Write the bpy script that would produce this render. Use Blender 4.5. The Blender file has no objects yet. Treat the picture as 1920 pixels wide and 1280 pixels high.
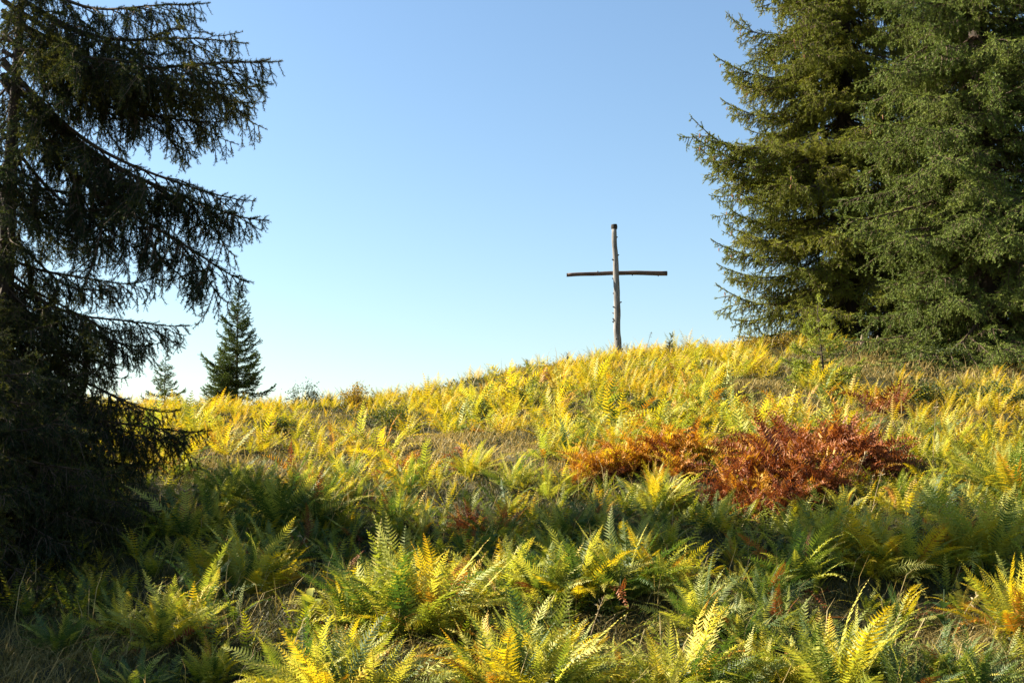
import bpy, math, random
import numpy as np
from mathutils import Vector, Matrix, Euler, noise as mnoise

random.seed(7)
RNG = np.random.default_rng(7)
S = bpy.context.scene
COL = S.collection

# ------------------------------------------------------------------ camera
PW, PH, FPX, PITCH = 1920.0, 1280.0, 2059.0, math.radians(7.0)
cam_d = bpy.data.cameras.new('camera')
cam_d.sensor_width = 36.0
cam_d.lens = 36.0 * FPX / PW
cam_d.clip_start, cam_d.clip_end = 0.05, 3000
cam = bpy.data.objects.new('camera', cam_d)
COL.objects.link(cam)
cam.location = (0, 0, 0)
cam.rotation_euler = (math.pi / 2 + PITCH, 0, 0)
S.camera = cam

# ------------------------------------------------------------------ light
SUN_EL, SUN_LEFT = 30.0, 74.0         # elevation; degrees left of the viewing direction
SUN_DIR = Vector((-math.sin(math.radians(SUN_LEFT)) * math.cos(math.radians(SUN_EL)),
                  math.cos(math.radians(SUN_LEFT)) * math.cos(math.radians(SUN_EL)),
                  math.sin(math.radians(SUN_EL))))
world = bpy.data.worlds.new('World')
S.world = world
world.use_nodes = True
nt = world.node_tree
nt.nodes.clear()
sky = nt.nodes.new('ShaderNodeTexSky')
sky.sky_type = 'NISHITA'
sky.sun_disc = False
sky.sun_elevation = math.radians(SUN_EL)
sky.sun_rotation = math.radians(-SUN_LEFT)
sky.altitude = 3000
sky.air_density = 2.0
sky.dust_density = 5.0
sky.ozone_density = 4.0
bg = nt.nodes.new('ShaderNodeBackground')
bg.inputs['Strength'].default_value = 0.05
wo = nt.nodes.new('ShaderNodeOutputWorld')
nt.links.new(sky.outputs[0], bg.inputs[0])
nt.links.new(bg.outputs[0], wo.inputs[0])
sun_d = bpy.data.lights.new('sun', 'SUN')
sun_d.energy = 5.0
sun_d.angle = math.radians(0.5)
sun_d.color = (1.0, 0.90, 0.72)
sun = bpy.data.objects.new('sun', sun_d)
COL.objects.link(sun)
sun.rotation_euler = SUN_DIR.to_track_quat('Z', 'Y').to_euler()
S.view_settings.view_transform = 'Standard'
S.view_settings.look = 'None'
S.view_settings.gamma = 1
S.view_settings.exposure = 2.03
S.view_settings.use_curve_mapping = False
S.render.engine = 'CYCLES'
S.cycles.max_bounces = 8
S.cycles.diffuse_bounces = 3
S.cycles.transmission_bounces = 4
S.cycles.glossy_bounces = 2


# ------------------------------------------------------------------ helpers
def smooth(a, b, x):
    t = np.clip((np.asarray(x, float) - a) / (b - a), 0, 1)
    return t * t * (3 - 2 * t)


def ray(px, py):
    """direction of a photograph pixel, scaled to unit Y."""
    u, v = (px - PW / 2) / FPX, (PH / 2 - py) / FPX
    c, s = math.cos(PITCH), math.sin(PITCH)
    d = Vector((u, c - v * s, s + v * c))
    return d / d.y


def at(px, py, Y):
    return ray(px, py) * Y


def to_px(p):
    c, s = math.cos(PITCH), math.sin(PITCH)
    f = p[1] * c + p[2] * s
    v = -p[1] * s + p[2] * c
    if f < 0.1:
        return (-9e3, 9e3)
    return (PW / 2 + FPX * p[0] / f, PH / 2 - FPX * v / f)


def tag(o, label=None, cat=None, group=None, kind=None):
    if label: o['label'] = label
    if cat: o['category'] = cat
    if group: o['group'] = group
    if kind: o['kind'] = kind
    return o


def empty(name, loc, rz=0.0):
    o = bpy.data.objects.new(name, None)
    COL.objects.link(o)
    o.location = loc
    o.rotation_euler = (0, 0, rz)
    o.empty_display_size = 0.2
    return o


def put(name, me, parent=None):
    o = bpy.data.objects.new(name, me)
    COL.objects.link(o)
    if parent is not None:
        o.parent = parent
    return o


class Geo:
    """collects triangles with a per-point tint and a material number."""
    def __init__(self):
        self.V, self.F, self.T, self.M, self.n = [], [], [], [], 0

    def add(self, V, F, tint=0.5, mat=0):
        V = np.asarray(V, np.float32).reshape(-1, 3)
        F = np.asarray(F, np.int32).reshape(-1, 3)
        self.V.append(V)
        self.F.append(F + self.n)
        t = np.broadcast_to(np.asarray(tint, np.float32), (len(V),))
        self.T.append(t)
        self.M.append(np.full(len(F), mat, np.int32))
        self.n += len(V)

    def tube(self, pts, rad, sides=5, tint=0.5, mat=0, cap=True):
        pts = np.asarray(pts, float)
        n = len(pts)
        rad = np.broadcast_to(np.asarray(rad, float), (n,))
        tg = np.gradient(pts, axis=0)
        tg /= np.linalg.norm(tg, axis=1)[:, None] + 1e-9
        ref = np.where(np.abs(tg[:, 2:3]) > 0.9, np.array([[1.0, 0, 0]]), np.array([[0, 0, 1.0]]))
        ref = np.broadcast_to(ref[n // 2], (n, 3))
        a = np.cross(tg, ref)
        a /= np.linalg.norm(a, axis=1)[:, None] + 1e-9
        b = np.cross(tg, a)
        th = np.arange(sides) * 2 * math.pi / sides
        V = pts[:, None] + rad[:, None, None] * (np.cos(th)[None, :, None] * a[:, None] + np.sin(th)[None, :, None] * b[:, None])
        F = []
        for i in range(n - 1):
            for j in range(sides):
                k = (j + 1) % sides
                p, q, r, s_ = i * sides + j, i * sides + k, (i + 1) * sides + k, (i + 1) * sides + j
                F += [(p, r, q), (p, s_, r)]
        V = V.reshape(-1, 3)
        if cap:
            for e in (0, n - 1):
                o = e * sides
                for j in range(1, sides - 1):
                    F.append((o, o + j, o + j + 1) if e == 0 else (o, o + j + 1, o + j))
        self.add(V, F, tint, mat)

    def mesh(self, name, mats, smooth_shade=False):
        V = np.concatenate(self.V)
        F = np.concatenate(self.F)
        T = np.concatenate(self.T)
        M = np.concatenate(self.M)
        me = bpy.data.meshes.new(name)
        me.vertices.add(len(V))
        me.vertices.foreach_set('co', V.ravel())
        me.loops.add(len(F) * 3)
        me.loops.foreach_set('vertex_index', F.ravel().astype(np.int32))
        me.polygons.add(len(F))
        me.polygons.foreach_set('loop_start', np.arange(0, len(F) * 3, 3, dtype=np.int32))
        for m in mats:
            me.materials.append(m)
        me.polygons.foreach_set('material_index', M)
        me.polygons.foreach_set('use_smooth', np.full(len(F), smooth_shade))
        at_ = me.attributes.new('tint', 'FLOAT', 'POINT')
        at_.data.foreach_set('value', np.ascontiguousarray(T, np.float32))
        me.update(calc_edges=True)
        return me


# ------------------------------------------------------------------ materials
def node(nt, t, **kw):
    n = nt.nodes.new(t)
    for k, v in kw.items():
        setattr(n, k, v)
    return n


def ramp(nt, stops):
    r = nt.nodes.new('ShaderNodeValToRGB')
    el = r.color_ramp.elements
    while len(el) < len(stops):
        el.new(0.5)
    for e, (p, c) in zip(el, stops):
        e.position = p
        e.color = (*c, 1)
    return r


def leaf_mat(name, stops, trans=0.45, warm=(1.12, 1.08, 0.5), gloss=0.03, rough=0.6, obj_amount=0.45, tint_amount=0.55):
    """thin foliage: diffuse + translucent + a little sheen, colour from the piece's own tint and a per-object value."""
    m = bpy.data.materials.new(name)
    m.use_nodes = True
    nt = m.node_tree
    nt.nodes.clear()
    a = node(nt, 'ShaderNodeAttribute', attribute_name='tint')
    oi = node(nt, 'ShaderNodeObjectInfo')
    m1 = node(nt, 'ShaderNodeMath', operation='MULTIPLY'); m1.inputs[1].default_value = tint_amount
    m2 = node(nt, 'ShaderNodeMath', operation='MULTIPLY_ADD'); m2.inputs[1].default_value = obj_amount
    nt.links.new(a.outputs['Fac'], m1.inputs[0])
    nt.links.new(oi.outputs['Random'], m2.inputs[0])
    nt.links.new(m1.outputs[0], m2.inputs[2])
    r = ramp(nt, stops)
    nt.links.new(m2.outputs[0], r.inputs[0])
    d = node(nt, 'ShaderNodeBsdfDiffuse')
    t = node(nt, 'ShaderNodeBsdfTranslucent')
    nt.links.new(r.outputs[0], d.inputs[0])
    mm = node(nt, 'ShaderNodeMix', data_type='RGBA', blend_type='MULTIPLY')
    mm.inputs['Factor'].default_value = 1.0
    nt.links.new(r.outputs[0], mm.inputs['A'])
    mm.inputs['B'].default_value = (*warm, 1)
    nt.links.new(mm.outputs['Result'], t.inputs[0])
    mx = node(nt, 'ShaderNodeMixShader'); mx.inputs[0].default_value = trans
    nt.links.new(d.outputs[0], mx.inputs[1]); nt.links.new(t.outputs[0], mx.inputs[2])
    g = node(nt, 'ShaderNodeBsdfGlossy'); g.inputs['Roughness'].default_value = rough
    g.inputs['Color'].default_value = (0.9, 0.9, 0.85, 1)
    mg = node(nt, 'ShaderNodeMixShader'); mg.inputs[0].default_value = gloss
    nt.links.new(mx.outputs[0], mg.inputs[1]); nt.links.new(g.outputs[0], mg.inputs[2])
    o = node(nt, 'ShaderNodeOutputMaterial')
    nt.links.new(mg.outputs[0], o.inputs[0])
    return m


def rough_mat(name, stops, scale=(1, 1, 1), nscale=6.0, bump=0.4, rough=0.9, detail=6.0, dist=0.02):
    m = bpy.data.materials.new(name)
    m.use_nodes = True
    nt = m.node_tree
    bs = nt.nodes['Principled BSDF']
    bs.inputs['Roughness'].default_value = rough
    bs.inputs['Specular IOR Level'].default_value = 0.2
    tc = node(nt, 'ShaderNodeTexCoord')
    mp = node(nt, 'ShaderNodeMapping'); mp.inputs['Scale'].default_value = scale
    nz = node(nt, 'ShaderNodeTexNoise'); nz.inputs['Scale'].default_value = nscale; nz.inputs['Detail'].default_value = detail
    r = ramp(nt, stops)
    b = node(nt, 'ShaderNodeBump'); b.inputs['Strength'].default_value = bump; b.inputs['Distance'].default_value = dist
    nt.links.new(tc.outputs['Object'], mp.inputs[0]); nt.links.new(mp.outputs[0], nz.inputs[0])
    nt.links.new(nz.outputs[0], r.inputs[0]); nt.links.new(r.outputs[0], bs.inputs['Base Color'])
    nt.links.new(nz.outputs[0], b.inputs['Height']); nt.links.new(b.outputs[0], bs.inputs['Normal'])
    return m


M = {}
M['fern_yellow'] = leaf_mat('fern_yellow_green', [(0.0, (0.11, 0.17, 0.022)), (0.4, (0.29, 0.32, 0.045)), (0.75, (0.47, 0.43, 0.075)), (0.92, (0.52, 0.39, 0.07)), (1.0, (0.40, 0.20, 0.045))])
M['fern_gold'] = leaf_mat('fern_golden', [(0.0, (0.22, 0.23, 0.012)), (0.4, (0.48, 0.40, 0.018)), (0.75, (0.62, 0.44, 0.022)), (0.9, (0.56, 0.32, 0.025)), (1.0, (0.36, 0.15, 0.025))])
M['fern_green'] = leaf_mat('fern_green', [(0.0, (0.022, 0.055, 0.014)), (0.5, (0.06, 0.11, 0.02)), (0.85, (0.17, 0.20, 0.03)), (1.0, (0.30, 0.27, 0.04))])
M['fern_orange'] = leaf_mat('fern_orange', [(0.0, (0.22, 0.08, 0.010)), (0.5, (0.44, 0.19, 0.016)), (1.0, (0.56, 0.32, 0.03))], trans=0.35)
M['fern_rust'] = leaf_mat('fern_rust', [(0.0, (0.07, 0.016, 0.007)), (0.4, (0.18, 0.042, 0.013)), (0.8, (0.29, 0.09, 0.022)), (1.0, (0.40, 0.19, 0.04))], trans=0.3)
M['grass'] = leaf_mat('grass_blades', [(0.0, (0.016, 0.028, 0.005)), (0.35, (0.06, 0.058, 0.012)), (0.6, (0.28, 0.21, 0.065)), (1.0, (0.44, 0.33, 0.14))], trans=0.35, warm=(1.05, 1, 0.8), obj_amount=0.0, tint_amount=1.0, gloss=0.02)
M['straw'] = leaf_mat('dry_straw', [(0.0, (0.21, 0.14, 0.063)), (1.0, (0.42, 0.315, 0.168))], trans=0.25)
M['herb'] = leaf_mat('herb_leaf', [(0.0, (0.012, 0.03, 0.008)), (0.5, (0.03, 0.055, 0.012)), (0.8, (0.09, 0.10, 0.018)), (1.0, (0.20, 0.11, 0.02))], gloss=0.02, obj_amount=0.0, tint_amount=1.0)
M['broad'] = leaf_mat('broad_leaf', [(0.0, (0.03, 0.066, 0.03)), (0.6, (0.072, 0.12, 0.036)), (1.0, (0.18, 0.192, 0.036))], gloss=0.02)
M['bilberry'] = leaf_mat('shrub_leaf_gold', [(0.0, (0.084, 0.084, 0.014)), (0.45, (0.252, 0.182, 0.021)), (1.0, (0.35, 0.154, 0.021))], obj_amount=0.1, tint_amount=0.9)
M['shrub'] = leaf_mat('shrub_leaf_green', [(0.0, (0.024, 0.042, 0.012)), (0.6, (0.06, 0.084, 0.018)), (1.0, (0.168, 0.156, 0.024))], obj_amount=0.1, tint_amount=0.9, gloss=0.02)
M['needle_dark'] = leaf_mat('needles_dark', [(0.0, (0.005, 0.013, 0.005)), (0.55, (0.014, 0.028, 0.009)), (1.0, (0.14, 0.13, 0.02))], trans=0.35, gloss=0.02, obj_amount=0.3, tint_amount=0.7)  # yellow top stop: new growth plus backlit glimmer painted into the tips
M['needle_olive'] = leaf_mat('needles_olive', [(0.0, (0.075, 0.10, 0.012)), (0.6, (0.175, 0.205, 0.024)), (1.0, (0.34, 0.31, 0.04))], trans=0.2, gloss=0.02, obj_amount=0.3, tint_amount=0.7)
M['needle_grey'] = leaf_mat('needles_grey_green', [(0.0, (0.045, 0.078, 0.016)), (0.6, (0.125, 0.175, 0.032)), (1.0, (0.28, 0.31, 0.065))], trans=0.15, gloss=0.02, obj_amount=0.3, tint_amount=0.7)
M['needle_young'] = leaf_mat('needles_young', [(0.0, (0.03, 0.055, 0.018)), (0.6, (0.07, 0.11, 0.025)), (1.0, (0.18, 0.22, 0.04))], trans=0.25, gloss=0.02, obj_amount=0.3, tint_amount=0.7)
M['needle_lime'] = leaf_mat('needles_lime', [(0.0, (0.12, 0.18, 0.015)), (0.6, (0.27, 0.33, 0.025)), (1.0, (0.46, 0.46, 0.05))], trans=0.35, gloss=0.04, obj_amount=0.3, tint_amount=0.7)
M['bark'] = rough_mat('spruce_bark', [(0.3, (0.018, 0.014, 0.011)), (0.7, (0.07, 0.052, 0.04))], (1, 1, 0.3), 14, 0.8, dist=0.03)
M['twig'] = rough_mat('twig_bark', [(0.3, (0.04, 0.027, 0.018)), (0.7, (0.11, 0.075, 0.05))], (1, 1, 1), 30, 0.3)
M['cone'] = rough_mat('cone_scales', [(0.3, (0.16, 0.07, 0.03)), (0.7, (0.34, 0.17, 0.08))], (1, 1, 1), 60, 0.6, rough=0.6)
M['wood'] = rough_mat('weathered_wood', [(0.25, (0.06, 0.054, 0.05)), (0.5, (0.16, 0.15, 0.14)), (0.8, (0.34, 0.32, 0.30))], (1, 1, 0.12), 22, 0.7, dist=0.02)
M['beam'] = rough_mat('brown_beam_wood', [(0.25, (0.045, 0.03, 0.025)), (0.75, (0.15, 0.10, 0.078))], (0.12, 1, 1), 22, 0.7, dist=0.02)
M['tar'] = rough_mat('dark_end_grain', [(0.3, (0.02, 0.017, 0.014)), (0.7, (0.06, 0.05, 0.04))], (1, 1, 1), 30, 0.5)
M['stump'] = rough_mat('grey_stump_wood', [(0.3, (0.10, 0.08, 0.05)), (0.7, (0.26, 0.21, 0.15))], (1, 1, 0.2), 16, 0.8)
M['ground'] = rough_mat('meadow_soil', [(0.3, (0.018, 0.016, 0.008)), (0.5, (0.045, 0.042, 0.016)), (0.7, (0.11, 0.09, 0.04))], (1, 1, 1), 3.0, 0.6, dist=0.05, detail=10)

# ------------------------------------------------------------------ terrain
RX = np.array([-60, -10, -5, -3, -0.87, 1, 2.84, 5, 7, 10, 14, 25, 60.0])
RT = np.array([.045, .054, .056, .061, .081, .092, .1015, .1055, .110, .113, .113, .118, .12])


def ground_z(X, Y, bumps=True):
    X = np.asarray(X, float); Y = np.asarray(Y, float)
    YC = 30.0
    xr = np.clip(X * YC / np.clip(Y, 12, None), -60, 60)
    R = np.interp(xr, RX, RT)
    # soften the kinks of the ridge table
    R = (R + np.interp(xr - 0.8, RX, RT) + np.interp(xr + 0.8, RX, RT)) / 3
    s = (R * YC + 1.4 + 0.35) / 22.5
    z_mid = -1.4 + s * (Y - 7.5)
    z_near = -1.4 - s * 2.0 * (1 - np.exp(np.minimum(Y - 7.5, 0) / 2.0))
    y0, y1, s1 = 26.5, 41.0, -0.25
    k = (s1 - s) / (y1 - y0)
    t = np.clip(Y - y0, 0, y1 - y0)
    z_roll = -1.4 + s * (y0 - 7.5) + s * t + 0.5 * k * t * t
    far = np.clip(Y - y1, 0, None)
    z_roll = z_roll + s1 * 90 * (1 - np.exp(-far / 90))
    z = np.where(Y < 7.5, z_near, np.where(Y < y0, z_mid, z_roll))
    if bumps:
        m = smooth(3, 9, Y) * (1 - smooth(60, 120, Y))
        b = 0.07 * np.sin(X * 1.1 + 0.7 * np.sin(Y * 0.9)) * np.cos(Y * 1.25 + 0.5 * X) + 0.045 * np.sin(2.3 * X + 1.9 * Y + 1) + 0.035 * np.sin(3.1 * X - 2.7 * Y)
        z = z + b * m
    return z


def gz(x, y):
    return float(ground_z(x, y))


def gp(px, py):
    """ground point seen at a photograph pixel (first crossing; None when the ray misses the hill)."""
    d = ray(px, py)
    prev = None
    Y = 3.0
    while Y < 34:
        if d.z * Y < gz(d.x * Y, Y):
            return Vector((d.x * Y, Y, gz(d.x * Y, Y)))
        Y += 0.05
    return None


def axis(lo, hi, mid_lo, mid_hi, fine, coarse):
    a = list(np.arange(mid_lo, mid_hi + 1e-6, fine))
    v, st = mid_lo, fine
    left = []
    while v > lo:
        st = min(st * 1.35, coarse); v -= st; left.append(v)
    v, st = mid_hi, fine
    right = []
    while v < hi:
        st = min(st * 1.35, coarse); v += st; right.append(v)
    return np.array(left[::-1] + a + right)


xs = axis(-600, 600, -16, 20, 0.22, 40)
ys = axis(-500, 900, 3, 44, 0.22, 40)
GX, GY = np.meshgrid(xs, ys)
GZ = ground_z(GX, GY)
nx, ny = len(xs), len(ys)
idx = np.arange(nx * ny).reshape(ny, nx)
a, b, c, d = idx[:-1, :-1].ravel(), idx[:-1, 1:].ravel(), idx[1:, 1:].ravel(), idx[1:, :-1].ravel()
g = Geo()
g.add(np.stack([GX.ravel(), GY.ravel(), GZ.ravel()], 1), np.concatenate([np.stack([a, b, c], 1), np.stack([a, c, d], 1)]))
ground = put('ground', g.mesh('ground', [M['ground']], True))
tag(ground, kind='structure')


# ------------------------------------------------------------------ spruce branches
def needles_on(g, P0, P1, dens, length, width, tint0, tint1, mat=0, rng=RNG, spread=0.8):
    P0 = np.asarray(P0, float); P1 = np.asarray(P1, float)
    L = np.linalg.norm(P1 - P0, axis=1)
    n = np.maximum(1, (L * dens + rng.random(len(L))).astype(int))
    k = np.repeat(np.arange(len(L)), n)
    t = rng.random(len(k))[:, None]
    ax = (P1 - P0)[k] / (L[k][:, None] + 1e-9)
    base = P0[k] + (P1 - P0)[k] * t
    r = rng.normal(size=(len(k), 3)); r[:, 2] += 0.25
    r -= ax * (r * ax).sum(1)[:, None]
    r /= np.linalg.norm(r, axis=1)[:, None] + 1e-9
    dirn = r * spread + ax * 0.6
    dirn /= np.linalg.norm(dirn, axis=1)[:, None]
    sd = np.cross(dirn, rng.normal(size=(len(k), 3)))
    sd /= np.linalg.norm(sd, axis=1)[:, None] + 1e-9
    ln = length * (0.75 + 0.5 * rng.random(len(k)))[:, None]
    V = np.stack([base - sd * width / 2, base + sd * width / 2, base + dirn * ln], 1).reshape(-1, 3)
    F = np.arange(len(V)).reshape(-1, 3)
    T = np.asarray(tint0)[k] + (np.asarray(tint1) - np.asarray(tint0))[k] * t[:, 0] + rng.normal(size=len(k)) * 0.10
    g.add(V, F, np.repeat(np.clip(T, 0, 1), 3), mat)


def branch_geo(seed, L, sag, hang, sec_len, sec_gap, dens, nlen, nwid, bare=0.2, cones=0, rad=0.02, tip_up=0.05, core=0.004, wiggle=0.03, ter=1.0, subs=3.0, sub_len=0.42):
    """a spruce limb: chord along +X, up +Z, with side limbs that carry hanging branchlets. Materials 0 needles, 1 bark, 2 cones."""
    rng = np.random.default_rng(seed)
    g = Geo()
    A0, A1, T0, T1 = [], [], [], []
    Zdn = np.array([0, 0, -1.0])

    def seg(p, q, a, b):
        A0.append(p); A1.append(q); T0.append(a); T1.append(b)

    def on(ax, t):
        n = len(ax)
        f = t * (n - 1); i = min(int(f), n - 2); f -= i
        d = ax[i + 1] - ax[i]
        return ax[i] * (1 - f) + ax[i + 1] * f, d / (np.linalg.norm(d) + 1e-9)

    def branchlets(ax, length, bare_t, gap, slen, tip_green, lvl):
        n2 = max(2, int(length * (1 - bare_t * 0.6) / gap))
        for i in range(n2):
            t = bare_t * 0.6 + (1 - bare_t * 0.6) * (i + rng.random() * 0.9) / n2
            if t > 0.99 or rng.random() < 0.06: continue
            p, tg = on(ax, t)
            lat = np.cross(np.array([0, 0, 1.0]), tg)
            lat /= np.linalg.norm(lat) + 1e-9
            side = (1 if i % 2 else -1) * (1 if rng.random() < 0.85 else -1)
            hh = np.clip(hang * (0.35 + 1.2 * rng.random()), 0, 1.15)
            d = tg * (0.75 + 0.35 * rng.random() - 0.35 * hh) + lat * side * (0.85 - 0.5 * hh) * (0.6 + 0.7 * rng.random()) + Zdn * hh * 1.0 + rng.normal(size=3) * 0.14
            d /= np.linalg.norm(d)
            env = min(1.0, (1 - t) * 2.4 + 0.20) * min(1.0, 0.6 + t * 1.4)
            ln = slen * env * (0.35 + 0.9 * rng.random() ** 1.3)
            green = t > bare_t
            if t > max(bare_t, 0.25):
                for _ in range(2):
                    e = tg * (0.6 + 0.4 * rng.random()) + lat * rng.normal() * 0.7 + np.array([0, 0, 0.30 * rng.random() + 0.05])
                    e /= np.linalg.norm(e)
                    seg(p, p + e * (0.04 + 0.09 * rng.random()) * (1 if core < 0.008 else 1.7) * min(1, length), 0.45, 0.95)
            m = 5
            pts = [p]
            for j in range(m):
                d = d + Zdn * (0.17 * hang) + rng.normal(size=3) * 0.10 + (np.array([0, 0, 0.14]) if j == m - 1 else 0)
                d /= np.linalg.norm(d)
                pts.append(pts[-1] + d * ln / m)
            pts = np.array(pts)
            g.tube(pts, np.linspace(core * 1.2, core * 0.55, m + 1), 3, 0.3, 1, cap=False)
            for j in range(m):
                if green and (j > 0 or rng.random() < 0.7):
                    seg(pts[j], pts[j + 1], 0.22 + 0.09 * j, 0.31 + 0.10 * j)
            n3 = int(ln / 0.040 * ter + rng.random())
            for k in range(n3):
                u = 0.12 + 0.86 * (k + rng.random()) / max(n3, 1)
                if u > 0.98: continue
                f = u * m; jj = min(int(f), m - 1); f -= jj
                q = pts[jj] * (1 - f) + pts[jj + 1] * f
                dd = pts[jj + 1] - pts[jj]; dd = dd / np.linalg.norm(dd)
                out = np.cross(dd, np.array([0.3, 0.2, 1.0]) + rng.normal(size=3) * 0.4); out /= np.linalg.norm(out) + 1e-9
                e = dd * 0.8 + out * (0.75 if k % 2 else -0.75) + rng.normal(size=3) * 0.25 + Zdn * 0.2 * hang
                e /= np.linalg.norm(e)
                l3 = (0.12 * (1 - 0.6 * u) * (0.4 + 0.9 * rng.random()) + 0.02) * (0.5 + 0.5 * min(1, sec_len / 0.35))
                q2 = q + e * l3
                if green and (u > 0.2 or rng.random() < 0.6):
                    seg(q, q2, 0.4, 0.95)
                else:
                    g.tube(np.array([q, (q + q2) / 2 + rng.normal(size=3) * 0.006, q2]), core * 0.45, 3, 0.3, 1, cap=False)

    N = 16
    s = np.linspace(0, 1, N)
    ph = rng.random(2) * 6.28
    ax = np.stack([L * s, L * wiggle * np.sin(s * 5 + ph[0]) * s, L * (-sag * np.sin(math.pi * s) + tip_up * s ** 5 - tip_up * s) + L * 0.5 * wiggle * np.sin(s * 7 + ph[1]) * s], 1)
    g.tube(ax, rad * (1 - 0.86 * s), 5, 0.3, 1)
    for i in range(N - 1):
        if s[i] > 0.6:
            seg(ax[i], ax[i + 1], 0.5, 0.8)
    branchlets(ax, L, bare, sec_gap, sec_len, True, 0)
    ns = int(subs * L)
    for i in range(ns):
        t = 0.16 + 0.72 * (i + rng.random()) / ns
        p, tg = on(ax, t)
        side = 1 if i % 2 else -1
        d = tg * 0.85 + np.array([0, 1.0, 0]) * side * (0.55 + 0.5 * rng.random()) + Zdn * (0.05 + 0.35 * hang * rng.random())
        d /= np.linalg.norm(d)
        ln = L * sub_len * (1.0 - 0.75 * t) * (0.6 + 0.7 * rng.random()) + 0.10 * min(1, L)
        m = 8
        pts = [p]
        for j in range(m):
            d = d + Zdn * 0.07 * hang * (1 if j < m - 3 else -1.2) + rng.normal(size=3) * 0.06
            d /= np.linalg.norm(d)
            pts.append(pts[-1] + d * ln / m)
        pts = np.array(pts)
        g.tube(pts, np.linspace(rad * 0.45 * (1 - .6 * t), core * 0.7, m + 1), 4, 0.3, 1, cap=False)
        for j in range(m // 2, m):
            seg(pts[j], pts[j + 1], 0.5, 0.8)
        branchlets(pts, ln, max(0.05, (bare - t) * 1.5), sec_gap, sec_len * (0.95 - 0.3 * t), True, 1)
    A0 = np.array(A0); A1 = np.array(A1)
    for p, q, a_, b_ in zip(A0, A1, T0, T1):
        if rng.random() < 0.75:
            g.tube(np.array([p, q]), core * 0.55, 3, a_, 0, cap=False)
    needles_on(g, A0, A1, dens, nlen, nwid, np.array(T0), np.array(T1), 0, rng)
    for c in range(cones):
        t = 0.72 + 0.26 * rng.random()
        p, tg = on(ax, t)
        p = p + np.array([0, (rng.random() - .5) * 0.25, -0.05 - 0.12 * rng.random()])
        z = np.linspace(0, -0.13, 6)
        rr = np.array([.006, .016, .020, .018, .012, .004])
        g.tube(np.stack([p[0] + 0 * z, p[1] + 0 * z, p[2] + z], 1), rr, 6, 0.5, 2)
    return g


_branch_cache = {}


def branch_set(key, specs, needle):
    if key not in _branch_cache:
        out = []
        for i, sp in enumerate(specs):
            gg = branch_geo(seed=hash_seed(key, i), **sp)
            out.append((sp['L'], gg))
        _branch_cache[key] = out
    return [(L, gg.mesh(key + '_branch', [M[needle], M['twig'], M['cone']])) for L, gg in _branch_cache[key]]


def hash_seed(key, i):
    return sum(ord(ch) * (k + 3) for k, ch in enumerate(key)) * 31 + i * 977


NEAR = []
for L in (0.7, 0.7, 1.2, 1.2, 1.2, 1.9, 1.9, 2.6, 2.6):
    NEAR.append(dict(L=L, sag=0.05, hang=0.75, sec_len=0.22 + 0.09 * L, sec_gap=0.055, dens=350, nlen=0.024, nwid=0.0042,
                     bare=0.12 if L > 1 else 0.06, rad=0.009 + 0.007 * L, core=0.0048, tip_up=0.12, subs=4.5, sub_len=0.42, wiggle=0.08))
FAR = []
for L in (1.2, 1.2, 2.2, 2.2, 3.2, 3.2, 4.2, 4.2):
    FAR.append(dict(L=L, sag=0.04, hang=0.70, sec_len=0.30 + 0.06 * L, sec_gap=0.085, dens=190, nlen=0.036, nwid=0.0095,
                    bare=0.12, rad=0.014 + 0.009 * L, core=0.010, tip_up=0.14, cones=4 if L > 3.5 else 0, ter=0.7, subs=3.6, sub_len=0.44, wiggle=0.06))
YOUNG = []
for L in (0.25, 0.25, 0.5, 0.5, 0.9, 0.9):
    YOUNG.append(dict(L=L, sag=0.05, hang=0.10, sec_len=0.09 + 0.14 * L, sec_gap=0.04, dens=230, nlen=0.024, nwid=0.009,
                      bare=0.06, rad=0.008, core=0.006, tip_up=0.15, ter=0.8, subs=5, sub_len=0.40))

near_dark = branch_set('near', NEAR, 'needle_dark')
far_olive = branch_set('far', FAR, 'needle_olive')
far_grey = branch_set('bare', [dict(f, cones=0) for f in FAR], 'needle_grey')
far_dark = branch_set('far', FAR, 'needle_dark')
young_set = branch_set('young', YOUNG, 'needle_young')
lime_set = branch_set('young', YOUNG, 'needle_lime')


def add_branch(root, variants, root_pt, direction, length, roll=0.0, name='branch', rng=random):
    """hang one limb on the tree: chord from root_pt along direction (tree's own coordinates)."""
    best = sorted(variants, key=lambda v: abs(math.log(v[0] / length)))
    L0 = best[0][0]
    me = rng.choice([v for v in best if abs(v[0] - L0) < 1e-6])[1]
    o = put(name, me, root)
    X = Vector(direction).normalized()
    Y = Vector((0, 0, 1)).cross(X)
    if Y.length < 1e-3: Y = Vector((0, 1, 0))
    Y.normalize()
    Z = X.cross(Y)
    R = Matrix((X, Y, Z)).transposed() @ Matrix.Rotation(roll, 3, 'X')
    o.location = root_pt
    o.rotation_euler = R.to_euler()
    k = length / L0
    o.scale = (k, k if rng.random() < 0.5 else -k, k)
    return o


def trunk_mesh(H, r0, bend=0.0, lean=(0, 0), sides=10):
    g = Geo()
    n = 26
    t = np.linspace(0, 1, n)
    z = -0.35 + (H + 0.35) * t
    pts = np.stack([lean[0] * t + bend * np.sin(t * 6), lean[1] * t + bend * np.cos(t * 5) - bend, z], 1)
    r = r0 * (1 - 0.96 * t) * (1 + 0.35 * np.exp(-(z + 0.2) / 0.35))
    g.tube(pts, np.maximum(r, 0.006), sides)
    return g.mesh('trunk', [M['bark']], True), pts, z


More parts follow.
